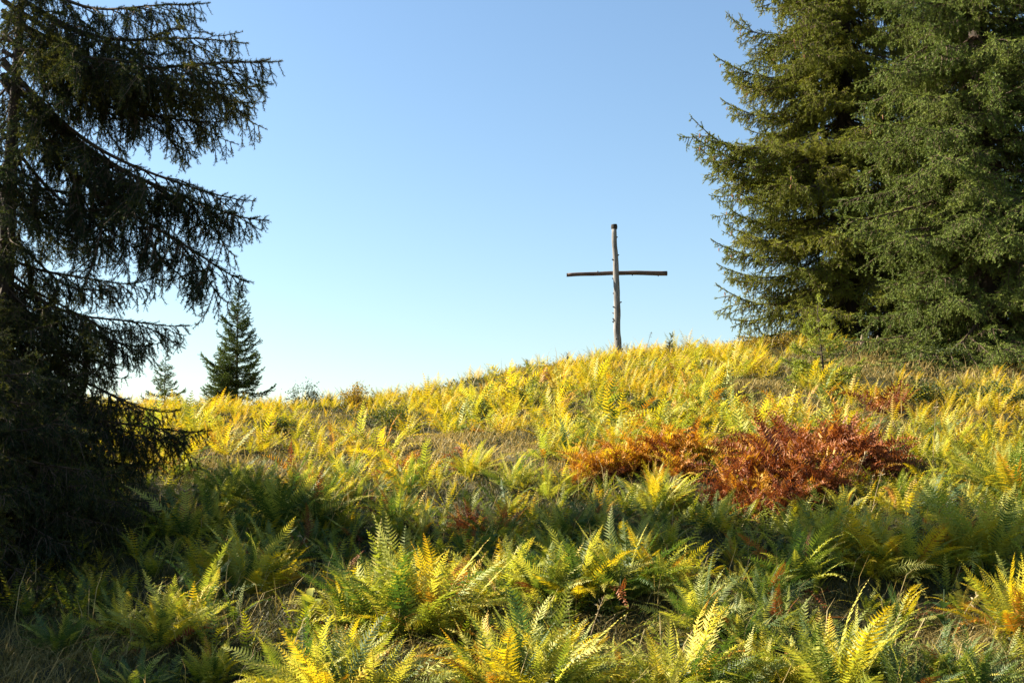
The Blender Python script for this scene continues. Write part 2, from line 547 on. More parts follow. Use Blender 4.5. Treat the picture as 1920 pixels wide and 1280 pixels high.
def spruce(name, label, cat, base, H, r0, variants, reach, pitch, h_lo, gap, per, group=None, bend=0.02, lean=(0, 0), seed=1, heroes=(), az_ok=None, limit=300, jit=0.4):
    rng = random.Random(seed)
    root = empty(name, base)
    tag(root, label, cat, group)
    me, pts, zz = trunk_mesh(H, r0, bend, lean)
    put('trunk', me, root)
    h = h_lo
    n = 0
    while h < H - 0.05 and n < limit - len(heroes):
        f = h / H
        az0 = rng.random() * 6.283
        k = per if f < 0.8 else max(3, per - 2)
        for j in range(k):
            az = az0 + j * 6.283 / k + rng.uniform(-0.35, 0.35)
            hh = h + rng.uniform(-jit, jit) * gap(f)
            hh = min(max(hh, 0.05), H - 0.04)
            L = reach(hh / H, az) * rng.uniform(0.60, 1.12)
            if az_ok and not az_ok(az, hh): continue
            p = math.radians(pitch(hh / H) + rng.uniform(-9, 9))
            c = (np.interp(hh, zz, pts[:, 0]), np.interp(hh, zz, pts[:, 1]), hh)
            add_branch(root, variants, c, (math.cos(az) * math.cos(p), math.sin(az) * math.cos(p), math.sin(p)), max(L, 0.12), rng.uniform(-0.3, 0.3), rng=rng)
            n += 1
        h += gap(f)
    # leader
    add_branch(root, variants, (lean[0], lean[1], H - 0.12), (0.02, 0.0, 1), 0.3 if H < 6 else 0.8, rng=rng)
    for (rp, tip) in heroes:
        rp, tip = Vector(rp), Vector(tip)
        add_branch(root, variants, rp, tip - rp, (tip - rp).length, rng.uniform(-0.2, 0.2), rng=rng)
    return root


# the dark spruce close by on the left -------------------------------------------------
LB = Vector((-5.85, 12.4, 0)); LB.z = gz(LB.x, LB.y)


def hero(x0, y0, x1, y1, dy=0.0):
    """limb from the trunk at photo height y0 (x0 only says how far out it starts) to a tip."""
    a_ = at(5, y0, LB.y) - LB
    b_ = at(x1, y1, LB.y + dy) - LB
    return (a_, b_)


HERO = [hero(20, -60, 400, 5, -0.3), hero(20, -20, 470, 85, 0.1), hero(20, 30, 535, 115, -0.2), hero(20, 0, 500, 180, 0.5), hero(20, 70, 500, 150, 0.35), hero(20, 95, 430, 215, 0.0),
        hero(20, -40, 330, 90, -0.6), hero(20, 60, 300, 170, -0.5), hero(20, 20, 380, 130, -0.8),
        hero(20, 120, 480, 365, -0.1), hero(20, 140, 512, 400, 0.15), hero(20, 150, 478, 515, -0.25), hero(20, 110, 400, 380, 0.4), hero(20, 250, 330, 480, 0.2),
        hero(20, 330, 300, 350, 0.3), hero(20, 400, 240, 350, -0.2),
        hero(20, 480, 300, 510, 0.1), hero(20, 520, 358, 600, -0.2), hero(20, 560, 325, 630, 0.2), hero(20, 600, 235, 680, 0.3), hero(20, 640, 225, 750, -0.3),
        hero(20, 700, 400, 795, -0.1), hero(20, 720, 370, 800, 0.25), hero(20, 760, 310, 860, 0.1), hero(20, 800, 320, 930, -0.2), hero(20, 840, 300, 960, 0.3),
        hero(20, 850, 300, 960, -0.9), hero(20, 800, 250, 930, -1.3)]
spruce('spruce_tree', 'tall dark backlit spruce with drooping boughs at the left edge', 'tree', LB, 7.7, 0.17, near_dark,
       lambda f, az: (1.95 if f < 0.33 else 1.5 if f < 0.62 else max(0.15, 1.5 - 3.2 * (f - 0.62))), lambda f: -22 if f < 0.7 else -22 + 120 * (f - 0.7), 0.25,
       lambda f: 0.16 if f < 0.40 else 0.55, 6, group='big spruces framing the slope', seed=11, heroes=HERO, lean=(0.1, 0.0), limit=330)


# the two tall spruces on the right ---------------------------------------------------
def base_at(px, py, Y):
    p = at(px, py, Y)
    return Vector((p.x, p.y, gz(p.x, p.y)))


spruce('spruce_tree', 'grey-green spruce in front at the right edge, boughs down to the tan grass', 'tree', base_at(1865, 680, 24.5), 25.0, 0.30, far_grey,
       lambda f, az: 3.5 * min(1.0, (1 - f) * 1.45 + 0.02) * (0.86 + 0.14 * math.sin(5 * az + 30 * f)), lambda f: -16 if f < 0.4 else -16 + 75 * (f - 0.4), 0.3,
       lambda f: 0.50 if f < 0.46 else 1.1, 10, group='big spruces framing the slope', seed=23, limit=300, jit=0.16)
OB = base_at(1600, 660, 31.5)


def ohero(y0, x1, y1, dy):
    a_ = at(1600, y0, OB.y) - OB
    return (a_, at(x1, y1, OB.y + dy) - OB)


spruce('spruce_tree', 'olive sunlit spruce behind the grey-green one, its boughs reaching toward the cross', 'tree', OB, 29.0, 0.34, far_olive,
       lambda f, az: 4.1 * min(1.0, (1 - f) * 1.5 + 0.02) * (0.84 + 0.16 * math.sin(5 * az + 41 * f)), lambda f: -14 if f < 0.4 else -14 + 70 * (f - 0.4), 0.4,
       lambda f: 0.54 if f < 0.5 else 1.2, 9, group='big spruces framing the slope', seed=31, limit=300, jit=0.16,
       heroes=[ohero(60, 1368, 30, 0.5), ohero(-40, 1410, -20, -0.6), ohero(130, 1340, 108, 0), ohero(100, 1372, 150, -0.8), ohero(200, 1352, 190, 0.3), ohero(270, 1290, 232, -0.3), ohero(300, 1312, 290, 0.6), ohero(285, 1302, 262, -0.8), ohero(310, 1335, 315, 0.1), ohero(160, 1362, 135, 0.7), ohero(330, 1350, 350, -0.9),
               ohero(400, 1345, 385, 0.4), ohero(420, 1362, 425, -0.6), ohero(450, 1336, 455, 0.0), ohero(480, 1345, 500, 0.7), ohero(520, 1340, 545, -0.5), ohero(540, 1368, 590, 0.2), ohero(570, 1385, 625, -0.4), ohero(590, 1410, 640, 0.6)])
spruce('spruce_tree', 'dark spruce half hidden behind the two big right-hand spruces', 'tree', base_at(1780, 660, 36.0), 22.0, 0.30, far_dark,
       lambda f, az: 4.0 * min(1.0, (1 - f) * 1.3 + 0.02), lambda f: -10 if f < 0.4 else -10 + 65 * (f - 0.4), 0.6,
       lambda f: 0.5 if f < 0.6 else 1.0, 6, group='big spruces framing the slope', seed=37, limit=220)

# neighbours out to the left whose shade crosses the slope ----------------------------
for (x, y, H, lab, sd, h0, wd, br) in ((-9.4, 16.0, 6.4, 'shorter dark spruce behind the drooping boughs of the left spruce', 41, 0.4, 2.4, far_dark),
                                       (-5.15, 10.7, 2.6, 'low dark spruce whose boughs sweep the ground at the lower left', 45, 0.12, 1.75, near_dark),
                                       (-6.1, 8.7, 3.0, 'small unseen spruce outside the view, added to shade the lower left corner', 43, 0.2, 1.9, near_dark)):  # last one: unseen spruce added to shade the bottom-left corner
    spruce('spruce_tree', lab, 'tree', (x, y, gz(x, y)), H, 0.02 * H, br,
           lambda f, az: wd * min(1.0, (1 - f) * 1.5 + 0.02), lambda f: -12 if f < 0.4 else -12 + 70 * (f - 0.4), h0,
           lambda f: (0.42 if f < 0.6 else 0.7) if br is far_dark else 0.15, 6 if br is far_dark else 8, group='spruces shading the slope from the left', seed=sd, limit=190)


# young spruces ------------------------------------------------------------------------
def young(label, px, py, Y, top_py, w_px, variants, seed, per=6, gap=0.16, name='young_spruce', p0=8, lean=(0, 0)):
    b_ = base_at(px, py, Y)
    top = at(px, top_py, Y)
    H = max(0.5, top.z - b_.z)
    wid = w_px / FPX * Y / 2
    return spruce(name, label, 'young spruce', b_, H, 0.012 + 0.011 * H, variants,
                  lambda f, az: wid * (1 - 0.90 * f) * (1.15 + 0.3 * math.sin(3 * az + 17 * f)), lambda f: p0 + 38 * f, 0.12 * H,
                  lambda f: gap * (0.6 + 0.06 * H), per, bend=0.01, seed=seed, limit=240, lean=lean)


young('young dark spruce standing against the sky on the crest at left', 442, 752, 29.5, 528, 128, young_set, 51, per=7, gap=0.17)
young('smaller companion spruce crowding the left foot of the young crest spruce', 416, 756, 29.2, 655, 80, young_set, 53, gap=0.13)
young('small thin spruce on the crest between the left boughs and the young spruce', 308, 760, 31.0, 662, 80, young_set, 57, per=5, gap=0.20)
young('spindly lime-green spruce sapling in front of the right-hand spruces', 1548, 735, 20.5, 570, 150, lime_set, 59, per=5, gap=0.23, name='spruce_sapling', p0=2, lean=(-0.10, 0.0))
young('tiny spruce tip poking above the crest right of the cross', 1256, 672, 29.0, 638, 36, young_set, 61, per=5, gap=0.10)


# ------------------------------------------------------------------ ferns
def frond_geo(seed, L=1.0, a0=80, a1=10, pairs=24, wmax=0.15, detail=2, curl=0.0, twist=0.0, vee=0.25):
    """one frond rooted at the origin, arching out along +X. detail 2: toothed pinnae; 1: plain blades; 0: single triangles."""
    rng = np.random.default_rng(seed)
    g = Geo()
    N = 22
    s = np.linspace(0, 1, N)
    ang = np.radians(a0 + (a1 - a0) * s ** 1.6)
    dx, dz = np.cos(ang), np.sin(ang)
    ds = L / (N - 1)
    side_sw = twist * s ** 2 * L
    P = np.stack([np.concatenate([[0], np.cumsum(dx[:-1] * ds)]), side_sw, np.concatenate([[0], np.cumsum(dz[:-1] * ds)])], 1)
    w = 0.0045 * L * (1 - 0.8 * s)
    # stem: two crossed ribbons
    for off in (np.array([0, 1.0, 0]),):
        V = np.concatenate([P + off * w[:, None], P - off * w[:, None]])
        F = []
        for i in range(N - 1):
            F += [(i, i + 1, N + i + 1), (i, N + i + 1, N + i)]
        g.add(V, F, 0.75, 0)
    tg = np.gradient(P, axis=0); tg /= np.linalg.norm(tg, axis=1)[:, None]
    nrm = np.cross(tg, np.array([0, 1.0, 0])); nrm /= np.linalg.norm(nrm, axis=1)[:, None]   # lower face normal
    up = -nrm
    if up[0][0] > 0: pass
    for i in range(pairs):
        t = 0.14 + 0.86 * ((i + 0.4) / pairs) ** 0.92
        if t > 0.995: continue
        f = t * (N - 1); j = min(int(f), N - 2); f -= j
        p = P[j] * (1 - f) + P[j + 1] * f
        tt = tg[j]; uu = up[j]
        prof = math.sin(math.pi * min(1, ((t - 0.06) / 0.94)) ** 0.72) ** 0.85 if t < 0.995 else 0
        plen0 = wmax * L * max(prof, 0.06)
        for sd in (1, -1):
            if rng.random() < 0.05: continue
            plen = plen0 * (0.88 + 0.24 * rng.random())
            fw = 0.32 + 0.35 * t + rng.normal() * 0.06
            d = np.array([0, 1.0, 0]) * sd + tt * fw + uu * (vee + rng.normal() * 0.08)
            d /= np.linalg.norm(d)
            wd = (0.33 if pairs > 16 else 0.25) * L * 0.86 / pairs * (0.6 + 0.4 * prof) * (0.9 + 0.2 * rng.random())
            tv = tt - d * np.dot(tt, d); tv /= np.linalg.norm(tv)
            face = np.cross(d, tv)
            droop = -uu * (0.10 + curl * (0.5 + rng.random())) - np.array([0, 0, 0.12])
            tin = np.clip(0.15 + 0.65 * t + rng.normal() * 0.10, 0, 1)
            if detail == 0:
                g.add([p - tv * wd, p + tv * wd, p + d * plen + droop * plen], [(0, 1, 2)], tin, 0)
                continue
            K = 9 if detail == 2 else 3
            u = np.linspace(0, 1, K + 1)
            cen = p[None] + d[None] * (plen * u)[:, None] + droop[None] * (plen * u ** 2)[:, None] + tt[None] * (0.22 * plen * u ** 2)[:, None]
            if curl > 0:
                cen = cen + face[None] * (curl * plen * 0.5 * np.sin(u * 5 + rng.random() * 6))[:, None]
            hw = wd * np.clip(1.08 - u ** 1.5, 0.05, 1)
            if detail == 2:
                hw = hw * np.where(np.arange(K + 1) % 2 == 1, 1.15, 0.62)
            hw[-1] = 0.001
            V = np.concatenate([cen + tv * hw[:, None] + face * (hw * 0.15)[:, None], cen - tv * hw[:, None] + face * (hw * 0.15)[:, None]])
            F = []
            for k in range(K):
                F += [(k, k + 1, K + 1 + k + 1), (k, K + 1 + k + 1, K + 1 + k)]
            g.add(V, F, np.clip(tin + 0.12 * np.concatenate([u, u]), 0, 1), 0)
    return g


FRONDS = {'near': [], 'mid': [], 'dry': []}
for i in range(9):
    FRONDS['near'].append(frond_geo(100 + i, 1.0, 80 - 4 * (i % 3), [40, 24, 10, -4, 50, 30, 16, -16, 56][i], 28, 0.118, 2, [0.05, 0.12, 0.03, 0.18, 0.05, 0.09, 0.22, 0.14, 0.04][i], [-.1, .05, .12, 0, -.05, .15, -.14, .08, 0][i]))
    FRONDS['mid'].append(frond_geo(200 + i, 1.0, 80 - 4 * (i % 3), [40, 24, 10, -4, 50, 30, 16, -16, 56][i], 14, 0.15, 1, [0.02, 0.15, 0.05, 0.25, 0.02, 0.1, 0.3, 0.15, 0.05][i], [-.1, .05, .12, 0, -.05, .15, -.14, .08, 0][i]))
for i in range(8):
    FRONDS['dry'].append(frond_geo(300 + i, 1.0, 80 - 4 * (i % 3), [10, -30, -60, 30, -10, -45, 40, -80][i], 20, 0.12, 1, 0.55, [-.25, .2, .3, 0, -.3, .15, -.2, .1][i], vee=0.0))
_fm = {}


def frond_mesh(kind, i, mat):
    k = (kind, i, mat)
    if k not in _fm:
        _fm[k] = FRONDS[kind][i].mesh('frond', [M[mat]])
    return _fm[k]


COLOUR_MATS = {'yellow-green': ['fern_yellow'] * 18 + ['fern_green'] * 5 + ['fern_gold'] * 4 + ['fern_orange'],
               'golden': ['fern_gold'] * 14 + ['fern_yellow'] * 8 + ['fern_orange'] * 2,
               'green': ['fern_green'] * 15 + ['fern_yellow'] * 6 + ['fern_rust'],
               'orange': ['fern_orange'] * 3 + ['fern_gold', 'fern_rust'],
               'rust-red': ['fern_rust'] * 5 + ['fern_orange']}


def fern_parts(root, size, colour, dry, near, n, rng, spread=1.0):
    kind = 'dry' if dry else ('near' if near else 'mid')
    for j in range(n):
        az = j * 2.39996 + rng.uniform(-0.4, 0.4)
        ring = (j + 0.5) / n
        i = rng.randrange(len(FRONDS[kind]))
        m = rng.choice(COLOUR_MATS[colour])
        kd = kind
        if not dry and ring > 0.88 and rng.random() < 0.45:      # old outer fronds, collapsed and browned
            kd, m, i = 'dry', rng.choice(['fern_orange', 'fern_rust', m, m]), rng.randrange(len(FRONDS['dry']))
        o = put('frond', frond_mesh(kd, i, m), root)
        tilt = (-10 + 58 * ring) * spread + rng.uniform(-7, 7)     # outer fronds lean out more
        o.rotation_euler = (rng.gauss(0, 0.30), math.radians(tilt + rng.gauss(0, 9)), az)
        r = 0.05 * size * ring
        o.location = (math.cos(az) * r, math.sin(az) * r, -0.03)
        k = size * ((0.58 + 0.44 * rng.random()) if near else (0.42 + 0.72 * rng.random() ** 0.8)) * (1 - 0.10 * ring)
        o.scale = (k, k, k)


FERNS = []      # (point, size, colour, dry, label or None, spread)


def fern(px, py, h_px, colour, label=None, dry=False, spread=1.0, wide=1.0, Y=None):
    p = gp(px, py) if Y is None else None
    if p is None:
        Y = Y or 28.0
        q = at(px, py, Y)
        p = Vector((q.x, q.y, gz(q.x, q.y)))
    size = h_px / FPX * p.y / (0.86 if dry or p.y > 13 else 0.74)
    FERNS.append((p, size, colour, dry, label, spread))


# singled-out ferns of the foreground, read off the photograph
fern(985, 1335, 205, 'yellow-green', 'bright lit fern clump at the bottom centre with one frond sticking out right')
fern(1040, 1325, 160, 'yellow-green', 'low lit fern leaning on the right side of the bright bottom-centre clump')
fern(600, 1345, 180, 'yellow-green', 'bright pale fern at the bottom, left of the dry grass patch')
fern(700, 1350, 165, 'yellow-green', 'lit fern between the pale bottom fern and the dry grass patch')
fern(1180, 1330, 110, 'yellow-green', 'low fern in the bare grass between the two bottom clumps')
fern(1445, 1325, 120, 'yellow-green', 'fern filling the gap left of the largest lower-right fern')
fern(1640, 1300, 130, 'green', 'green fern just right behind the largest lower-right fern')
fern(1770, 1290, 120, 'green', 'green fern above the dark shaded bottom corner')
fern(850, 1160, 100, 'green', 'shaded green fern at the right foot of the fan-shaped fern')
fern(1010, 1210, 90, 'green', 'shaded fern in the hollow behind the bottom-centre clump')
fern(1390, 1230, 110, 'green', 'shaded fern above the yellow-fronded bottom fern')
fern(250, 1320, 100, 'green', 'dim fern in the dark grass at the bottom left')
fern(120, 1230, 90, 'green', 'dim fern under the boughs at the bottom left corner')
fern(400, 1290, 90, 'yellow-green', 'fern standing in the dry grass left of the pale bottom ferns')
fern(940, 1350, 190, 'yellow-green', 'bright fern forming the left half of the bottom-centre clump')
fern(1030, 1355, 185, 'yellow-green', 'bright fern at the front of the bottom-centre clump')
fern(630, 1375, 190, 'yellow-green', 'pale fern at the very front of the bottom ferns left of the dry grass')
fern(1240, 1345, 150, 'yellow-green', 'fern at the left side of the yellow-fronded bottom fern')
fern(720, 1195, 170, 'yellow-green', 'left half of the broad fan-shaped fern, leaning left')
fern(820, 1200, 170, 'golden', 'right half of the broad fan-shaped fern, golden orange tips')
fern(545, 1320, 120, 'yellow-green', 'small bright fern at the far left of the pale bottom ferns')
fern(655, 1310, 130, 'yellow-green', 'low bright fern wedged between the two pale bottom ferns')
fern(905, 1320, 140, 'yellow-green', 'bright fern at the left foot of the bottom-centre clump, beside dry grass')
fern(1075, 1300, 120, 'yellow-green', 'small bright fern below the right-pointing frond of the bottom-centre clump')
fern(770, 1205, 205, 'yellow-green', 'broad fan-shaped fern in mid-front, orange tipped on its right', spread=1.25)
fern(655, 1195, 130, 'yellow-green', 'upright pale fern just left of the broad fan-shaped fern')
fern(690, 1190, 70, 'orange', 'small burnt-orange fern at the left foot of the fan-shaped fern', dry=True)
fern(1290, 1335, 180, 'yellow-green', 'fern with upright yellow frond at the bottom, right of the bare grass')
fern(1365, 1345, 150, 'green', 'dull green fern crowding the right side of the yellow-fronded bottom fern')
fern(1570, 1345, 215, 'yellow-green', 'largest fern of the lower right, tall pointed fronds over dark shade', spread=1.2)
fern(1500, 1330, 150, 'yellow-green', 'smaller fern at the left foot of the largest lower-right fern')
fern(1690, 1345, 140, 'green', 'dark green fern at the right foot of the largest lower-right fern')
fern(1830, 1330, 130, 'green', 'dark shaded fern in the bottom right corner')
fern(1905, 1200, 140, 'golden', 'golden fern cut by the right edge above the dark corner')
fern(300, 1215, 120, 'yellow-green', 'lit fern under the lowest boughs of the left spruce')
fern(225, 1205, 100, 'yellow-green', 'dim fern just left of the lit fern below the left spruce')
fern(360, 1190, 90, 'yellow-green', 'small lit fern to the right of the one below the left spruce')
fern(460, 1115, 130, 'yellow-green', 'lit fern with arching tips right of the lowest left boughs', spread=1.2)
fern(520, 1100, 80, 'golden', 'small golden fern at the right foot of the arching-tipped fern')
fern(945, 1135, 125, 'yellow-green', 'half-shaded fern right of the fan-shaped fern, yellow upright frond')
fern(1020, 1140, 120, 'green', 'green fern second to the right of the fan-shaped fern')
fern(1085, 1130, 140, 'yellow-green', 'fern with several upright lit tips in the middle of the front slope')
fern(1170, 1130, 145, 'green', 'tall green fern over the dark hollow, lit at its tips')
fern(1230, 1120, 120, 'yellow-green', 'fern at the right end of the lit-tipped row above the dark hollow')
fern(1315, 1180, 120, 'yellow-green', 'sparse fern with thin brown-tipped fronds above the bare grass', spread=1.2)
fern(1430, 1150, 110, 'green', 'bluish green fern in shade left of the largest lower-right fern')
fern(1490, 1110, 130, 'green', 'green shaded fern below the left end of the rust patch')
fern(1565, 1050, 130, 'yellow-green', 'pale lit fern directly below the middle of the rust patch')
fern(1510, 1045, 110, 'yellow-green', 'lit fern leaning left of the pale one below the rust patch')
fern(1700, 1085, 140, 'yellow-green', 'lit fern with a tall left frond beside the small red fern')
fern(1640, 1080, 110, 'golden', 'golden low fern between the pale fern and the small red fern')
fern(1735, 1030, 75, 'rust-red', 'small rust-red fern among lit ferns on the right', dry=True)
fern(1850, 1065, 180, 'yellow-green', 'big bright fern mass near the right edge, golden at its foot', spread=1.2)
fern(1790, 1060, 120, 'golden', 'golden fern at the left side of the big bright right-edge fern')
fern(1915, 960, 150, 'yellow-green', 'tall fern cut by the right edge above the bright fern mass')
fern(1870, 930, 120, 'yellow-green', 'feathery fern left of the tall right-edge fern')
fern(1225, 965, 95, 'yellow-green', 'bright yellow-green fern below the orange ferns')
fern(1255, 960, 85, 'yellow-green', 'right-hand half of the bright pair below the orange ferns')
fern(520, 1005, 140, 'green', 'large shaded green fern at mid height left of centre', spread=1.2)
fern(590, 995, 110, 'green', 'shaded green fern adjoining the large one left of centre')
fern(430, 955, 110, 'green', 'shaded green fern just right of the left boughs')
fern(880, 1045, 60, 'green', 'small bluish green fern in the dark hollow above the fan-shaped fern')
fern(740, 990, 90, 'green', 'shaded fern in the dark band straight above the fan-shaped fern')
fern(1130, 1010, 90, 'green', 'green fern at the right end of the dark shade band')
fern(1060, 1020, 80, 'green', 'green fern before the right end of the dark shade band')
# withered ferns
for k, (x, y, h) in enumerate(((1375, 950, 85), (1430, 925, 105), (1480, 915, 112), (1530, 905, 110), (1580, 900, 105), (1630, 900, 100), (1675, 895, 85), (1420, 975, 62), (1475, 965, 75), (1355, 950, 50), (1520, 880, 95), (1610, 880, 90), (1455, 885, 90), (1560, 930, 80), (1650, 915, 65))):
    fern(1490 + (x - 1500) * 0.86, y, h * 1.32, 'rust-red', ['low left outlier of the rust-red patch', 'rust-red fern at the left shoulder of the rust patch', 'tall rust-red fern left of the middle of the rust patch', 'rust-red fern in the very middle of the rust patch',
         'rust-red fern right of the middle of the rust patch', 'rust-red fern near the right end of the rust patch', 'feathery rust-red fern at the right end of the patch', 'drooping rust-red fern at the lower left of the patch',
         'dark rust-red fern at the front foot of the rust patch', 'thin curled rust-red fern left of the rust patch', 'rust-red fern on the top line of the patch, middle', 'rust-red fern on the top line of the patch, right side',
         'rust-red fern on the top line of the patch, left side', 'rust-red fern at the front of the patch, in shade', 'low rust-red fern in front of the right end of the patch'][k], dry=True, spread=0.75)
for k, (x, y, h) in enumerate(((1110, 900, 85), (1160, 892, 95), (1205, 882, 105), (1250, 876, 112), (1305, 872, 105), (1275, 895, 75), (1085, 912, 50))):
    fern(x, y, h, 'orange', ['orange fern at the left end of the orange patch', 'brown-orange fern second from the left of the orange patch', 'orange fern left of the middle of the orange patch', 'bright orange fern in the middle of the orange patch',
         'orange fern toward the right end of the orange patch', 'low orange fern in front of the orange patch', 'tiny orange fern fallen left of the orange patch'][k], dry=True, spread=0.8)
fern(1350, 870, 75, 'rust-red', 'dark rust fern joining the orange patch to the rust patch', dry=True)
fern(1385, 870, 60, 'rust-red', 'small rust fern just above the gap between orange and rust patches', dry=True)
fern(1645, 780, 85, 'rust-red', 'dark red fern right of the spruce sapling', dry=True)
fern(1685, 772, 62, 'rust-red', 'small dark red fern touching the one by the sapling', dry=True)
fern(1760, 745, 30, 'rust-red', 'small crimson fern in the dark strip below the grey-green spruce', dry=True)
fern(880, 1010, 75, 'rust-red', 'brown withered fern in the dark shade band', dry=True)
fern(950, 1005, 70, 'rust-red', 'second brown withered fern in the shade band, to the right', dry=True)
fern(1010, 715, 35, 'rust-red', 'rust fern on the crest left of the cross', dry=True)
fern(1050, 712, 35, 'orange', 'orange-brown fern on the crest nearest the cross on its left', dry=True)
fern(545, 1055, 65, 'rust-red', 'dark brown fern right of the arching-tipped fern', dry=True)
N_HERO = len(FERNS)

# the fern cover of the slope
GRASSY = [(880, 845, 150, 26), (1010, 885, 90, 22), (1700, 690, 260, 22), (450, 1190, 80, 60), (810, 1260, 50, 60), (1180, 1215, 95, 60), (440, 885, 110, 22), (560, 1150, 60, 40), (1440, 765, 90, 18), (1420, 735, 80, 16), (1640, 660, 60, 25), (700, 820, 60, 14), (1780, 1230, 120, 50), (100, 1240, 250, 60)]


def grassy(px, py):
    return any(((px - x) / a) ** 2 + ((py - y) / b) ** 2 < 1 for x, y, a, b in GRASSY)


rng = random.Random(5)
pts_f = [(f[0].x, f[0].y, f[1]) for f in FERNS]
cands = []
tries = 0
while tries < 16000 and len(cands) < 900:
    tries += 1
    Y = 8.3 + (31.5 - 8.3) * rng.random() ** 0.9
    X = Y * rng.uniform(-0.50, 0.52)
    Z = gz(X, Y)
    px, py = to_px((X, Y, Z))
    if grassy(px, py): continue
    if px > 1560 and Y > 21.5 and rng.random() < 0.85: continue
    if px < 330 and Y < 12: continue
    if 1080 < px < 1700 and 850 < py < 950 and Y < 17: continue
    clump = mnoise.noise(Vector((X * 0.45, Y * 0.45, 3.3)))
    if clump < -0.02 and rng.random() < 0.88: continue
    if 860 < py < 1010 and 620 < px < 1100 and rng.random() < 0.5: continue
    size = rng.uniform(0.48, 0.90) * (1.0 if Y < 25 else 0.72)
    size *= 0.88 + 0.55 * max(-0.1, min(0.5, clump))
    if py > 880: size *= 0.85
    if px > 1600 and py < 860: size *= 0.75
    md = 0.50 if Y > 14 else 0.62
    if any((X - a_) ** 2 + (Y - b_) ** 2 < (md * (0.45 * size + 0.45 * s_ + 0.2)) ** 2 for a_, b_, s_ in pts_f): continue
    pts_f.append((X, Y, size))
    r = rng.random()
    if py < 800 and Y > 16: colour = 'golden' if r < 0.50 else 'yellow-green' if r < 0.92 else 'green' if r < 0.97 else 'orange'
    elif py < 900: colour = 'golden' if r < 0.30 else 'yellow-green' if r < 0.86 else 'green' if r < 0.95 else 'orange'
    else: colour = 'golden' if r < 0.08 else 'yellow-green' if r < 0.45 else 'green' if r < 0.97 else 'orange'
    cands.append((Vector((X, Y, Z)), size, colour, colour == 'orange', None, 1.0 if Y < 17 else rng.uniform(1.1, 1.45)))
cands.sort(key=lambda f: -(f[1] / f[0].y))
ridge_extra = [f for f in cands if f[0].y > 28.5]
N_THINGS = 296
FERNS += cands[:N_THINGS - N_HERO]
REST = cands[N_THINGS - N_HERO:]

# a label for every fern of the cover: colour, ground it stands on, and rank where several are alike
MARKS = [('the wooden cross', 1157, 668), ('the spruce sapling', 1548, 725), ('the rust-red patch', 1530, 890), ('the orange patch', 1210, 880), ('the young crest spruce', 440, 755),
         ('the left spruce boughs', 260, 930), ('the fan-shaped fern', 765, 1100), ('the big bright right-edge fern', 1850, 1000), ('the grey-green spruce', 1800, 700),
         ('the pale grass patch', 880, 840), ('the largest lower-right fern', 1570, 1250), ('the dark shade band', 640, 950)]
ORD = ['', 'second', 'third', 'fourth', 'fifth', 'sixth', 'seventh', 'eighth', 'ninth', 'tenth', 'eleventh', 'twelfth', 'thirteenth', 'fourteenth', 'fifteenth', 'sixteenth', 'seventeenth', 'eighteenth', 'nineteenth', 'twentieth']
buckets = {}
labels = {}
for i, f in enumerate(FERNS):
    if f[4]:
        labels[i] = f[4]
        continue
    px, py = to_px(f[0])
    m = min(MARKS, key=lambda q: ((px - q[1]) / 1.6) ** 2 + ((py - q[2]) * 1.3) ** 2)
    dx, dy = px - m[1], py - m[2]
    rel = ('left of' if dx < 0 else 'right of') if abs(dx) > 1.8 * abs(dy) else ('uphill from' if dy < 0 else 'downhill from')
    buckets.setdefault((f[2], rel, m[0]), []).append((px, i))
for (colour, rel, mark), v in buckets.items():
    v.sort()
    for k, (px, i) in enumerate(v):
        adj = 'withered orange' if colour == 'orange' else colour
        if len(v) == 1: labels[i] = f'only {adj} fern {rel} {mark}'
        elif k == 0: labels[i] = f'leftmost of the {adj} ferns {rel} {mark}'
        elif k == len(v) - 1: labels[i] = f'rightmost of the {adj} ferns {rel} {mark}'
        else: labels[i] = f'{ORD[k] if k < len(ORD) else str(k + 1) + "th"} from the left of the {adj} ferns {rel} {mark}'

for i, (p, size, colour, dry, lab, spread) in enumerate(FERNS):
    r = random.Random(900 + i)
    nm = 'withered_fern' if dry else 'fern'
    root = empty(nm, p, r.uniform(0, 6.28))
    root.rotation_euler = (r.uniform(-0.10, 0.22), r.gauss(0, 0.13), r.uniform(0, 6.28))
    tag(root, labels[i], 'fern', 'withered ferns on the slope' if dry else 'ferns covering the slope')
    vis_px = size * FPX / p.y
    n = (54 if dry else 58) if i < N_HERO and p.y < 18 else (26 if p.y < 18 else 19)
    if i >= N_HERO and dry: n = 14
    fern_parts(root, size, colour, dry, p.y < 15.5, n, r, spread)

# smaller ferns past the count, and the far side of the crest: one mass
g = Geo()
PROTO = [frond_geo(400 + i, 1.0, 80, [40, 20, 0, 55][i], 12, 0.14, 0, 0.0, [-.1, .1, 0, .05][i]) for i in range(4)]
PROTO = [(np.concatenate(q.V), np.concatenate(q.F), np.concatenate(q.T)) for q in PROTO]
rr = np.random.default_rng(77)


def mass_fern(g, p, size, n, tshift):
    for j in range(n):
        V, F, T = PROTO[rr.integers(4)]
        az = j * 2.4 + rr.random(); tl = math.radians(-6 + 46 * (j + .5) / n + rr.normal() * 6)
        k = size * (0.7 + 0.4 * rr.random())
        R = np.array(Euler((0, tl, az)).to_matrix())
        g.add((V * k) @ R.T + np.array(p), F, np.clip(T * 0.6 + tshift + rr.normal() * 0.1, 0, 1), 0)


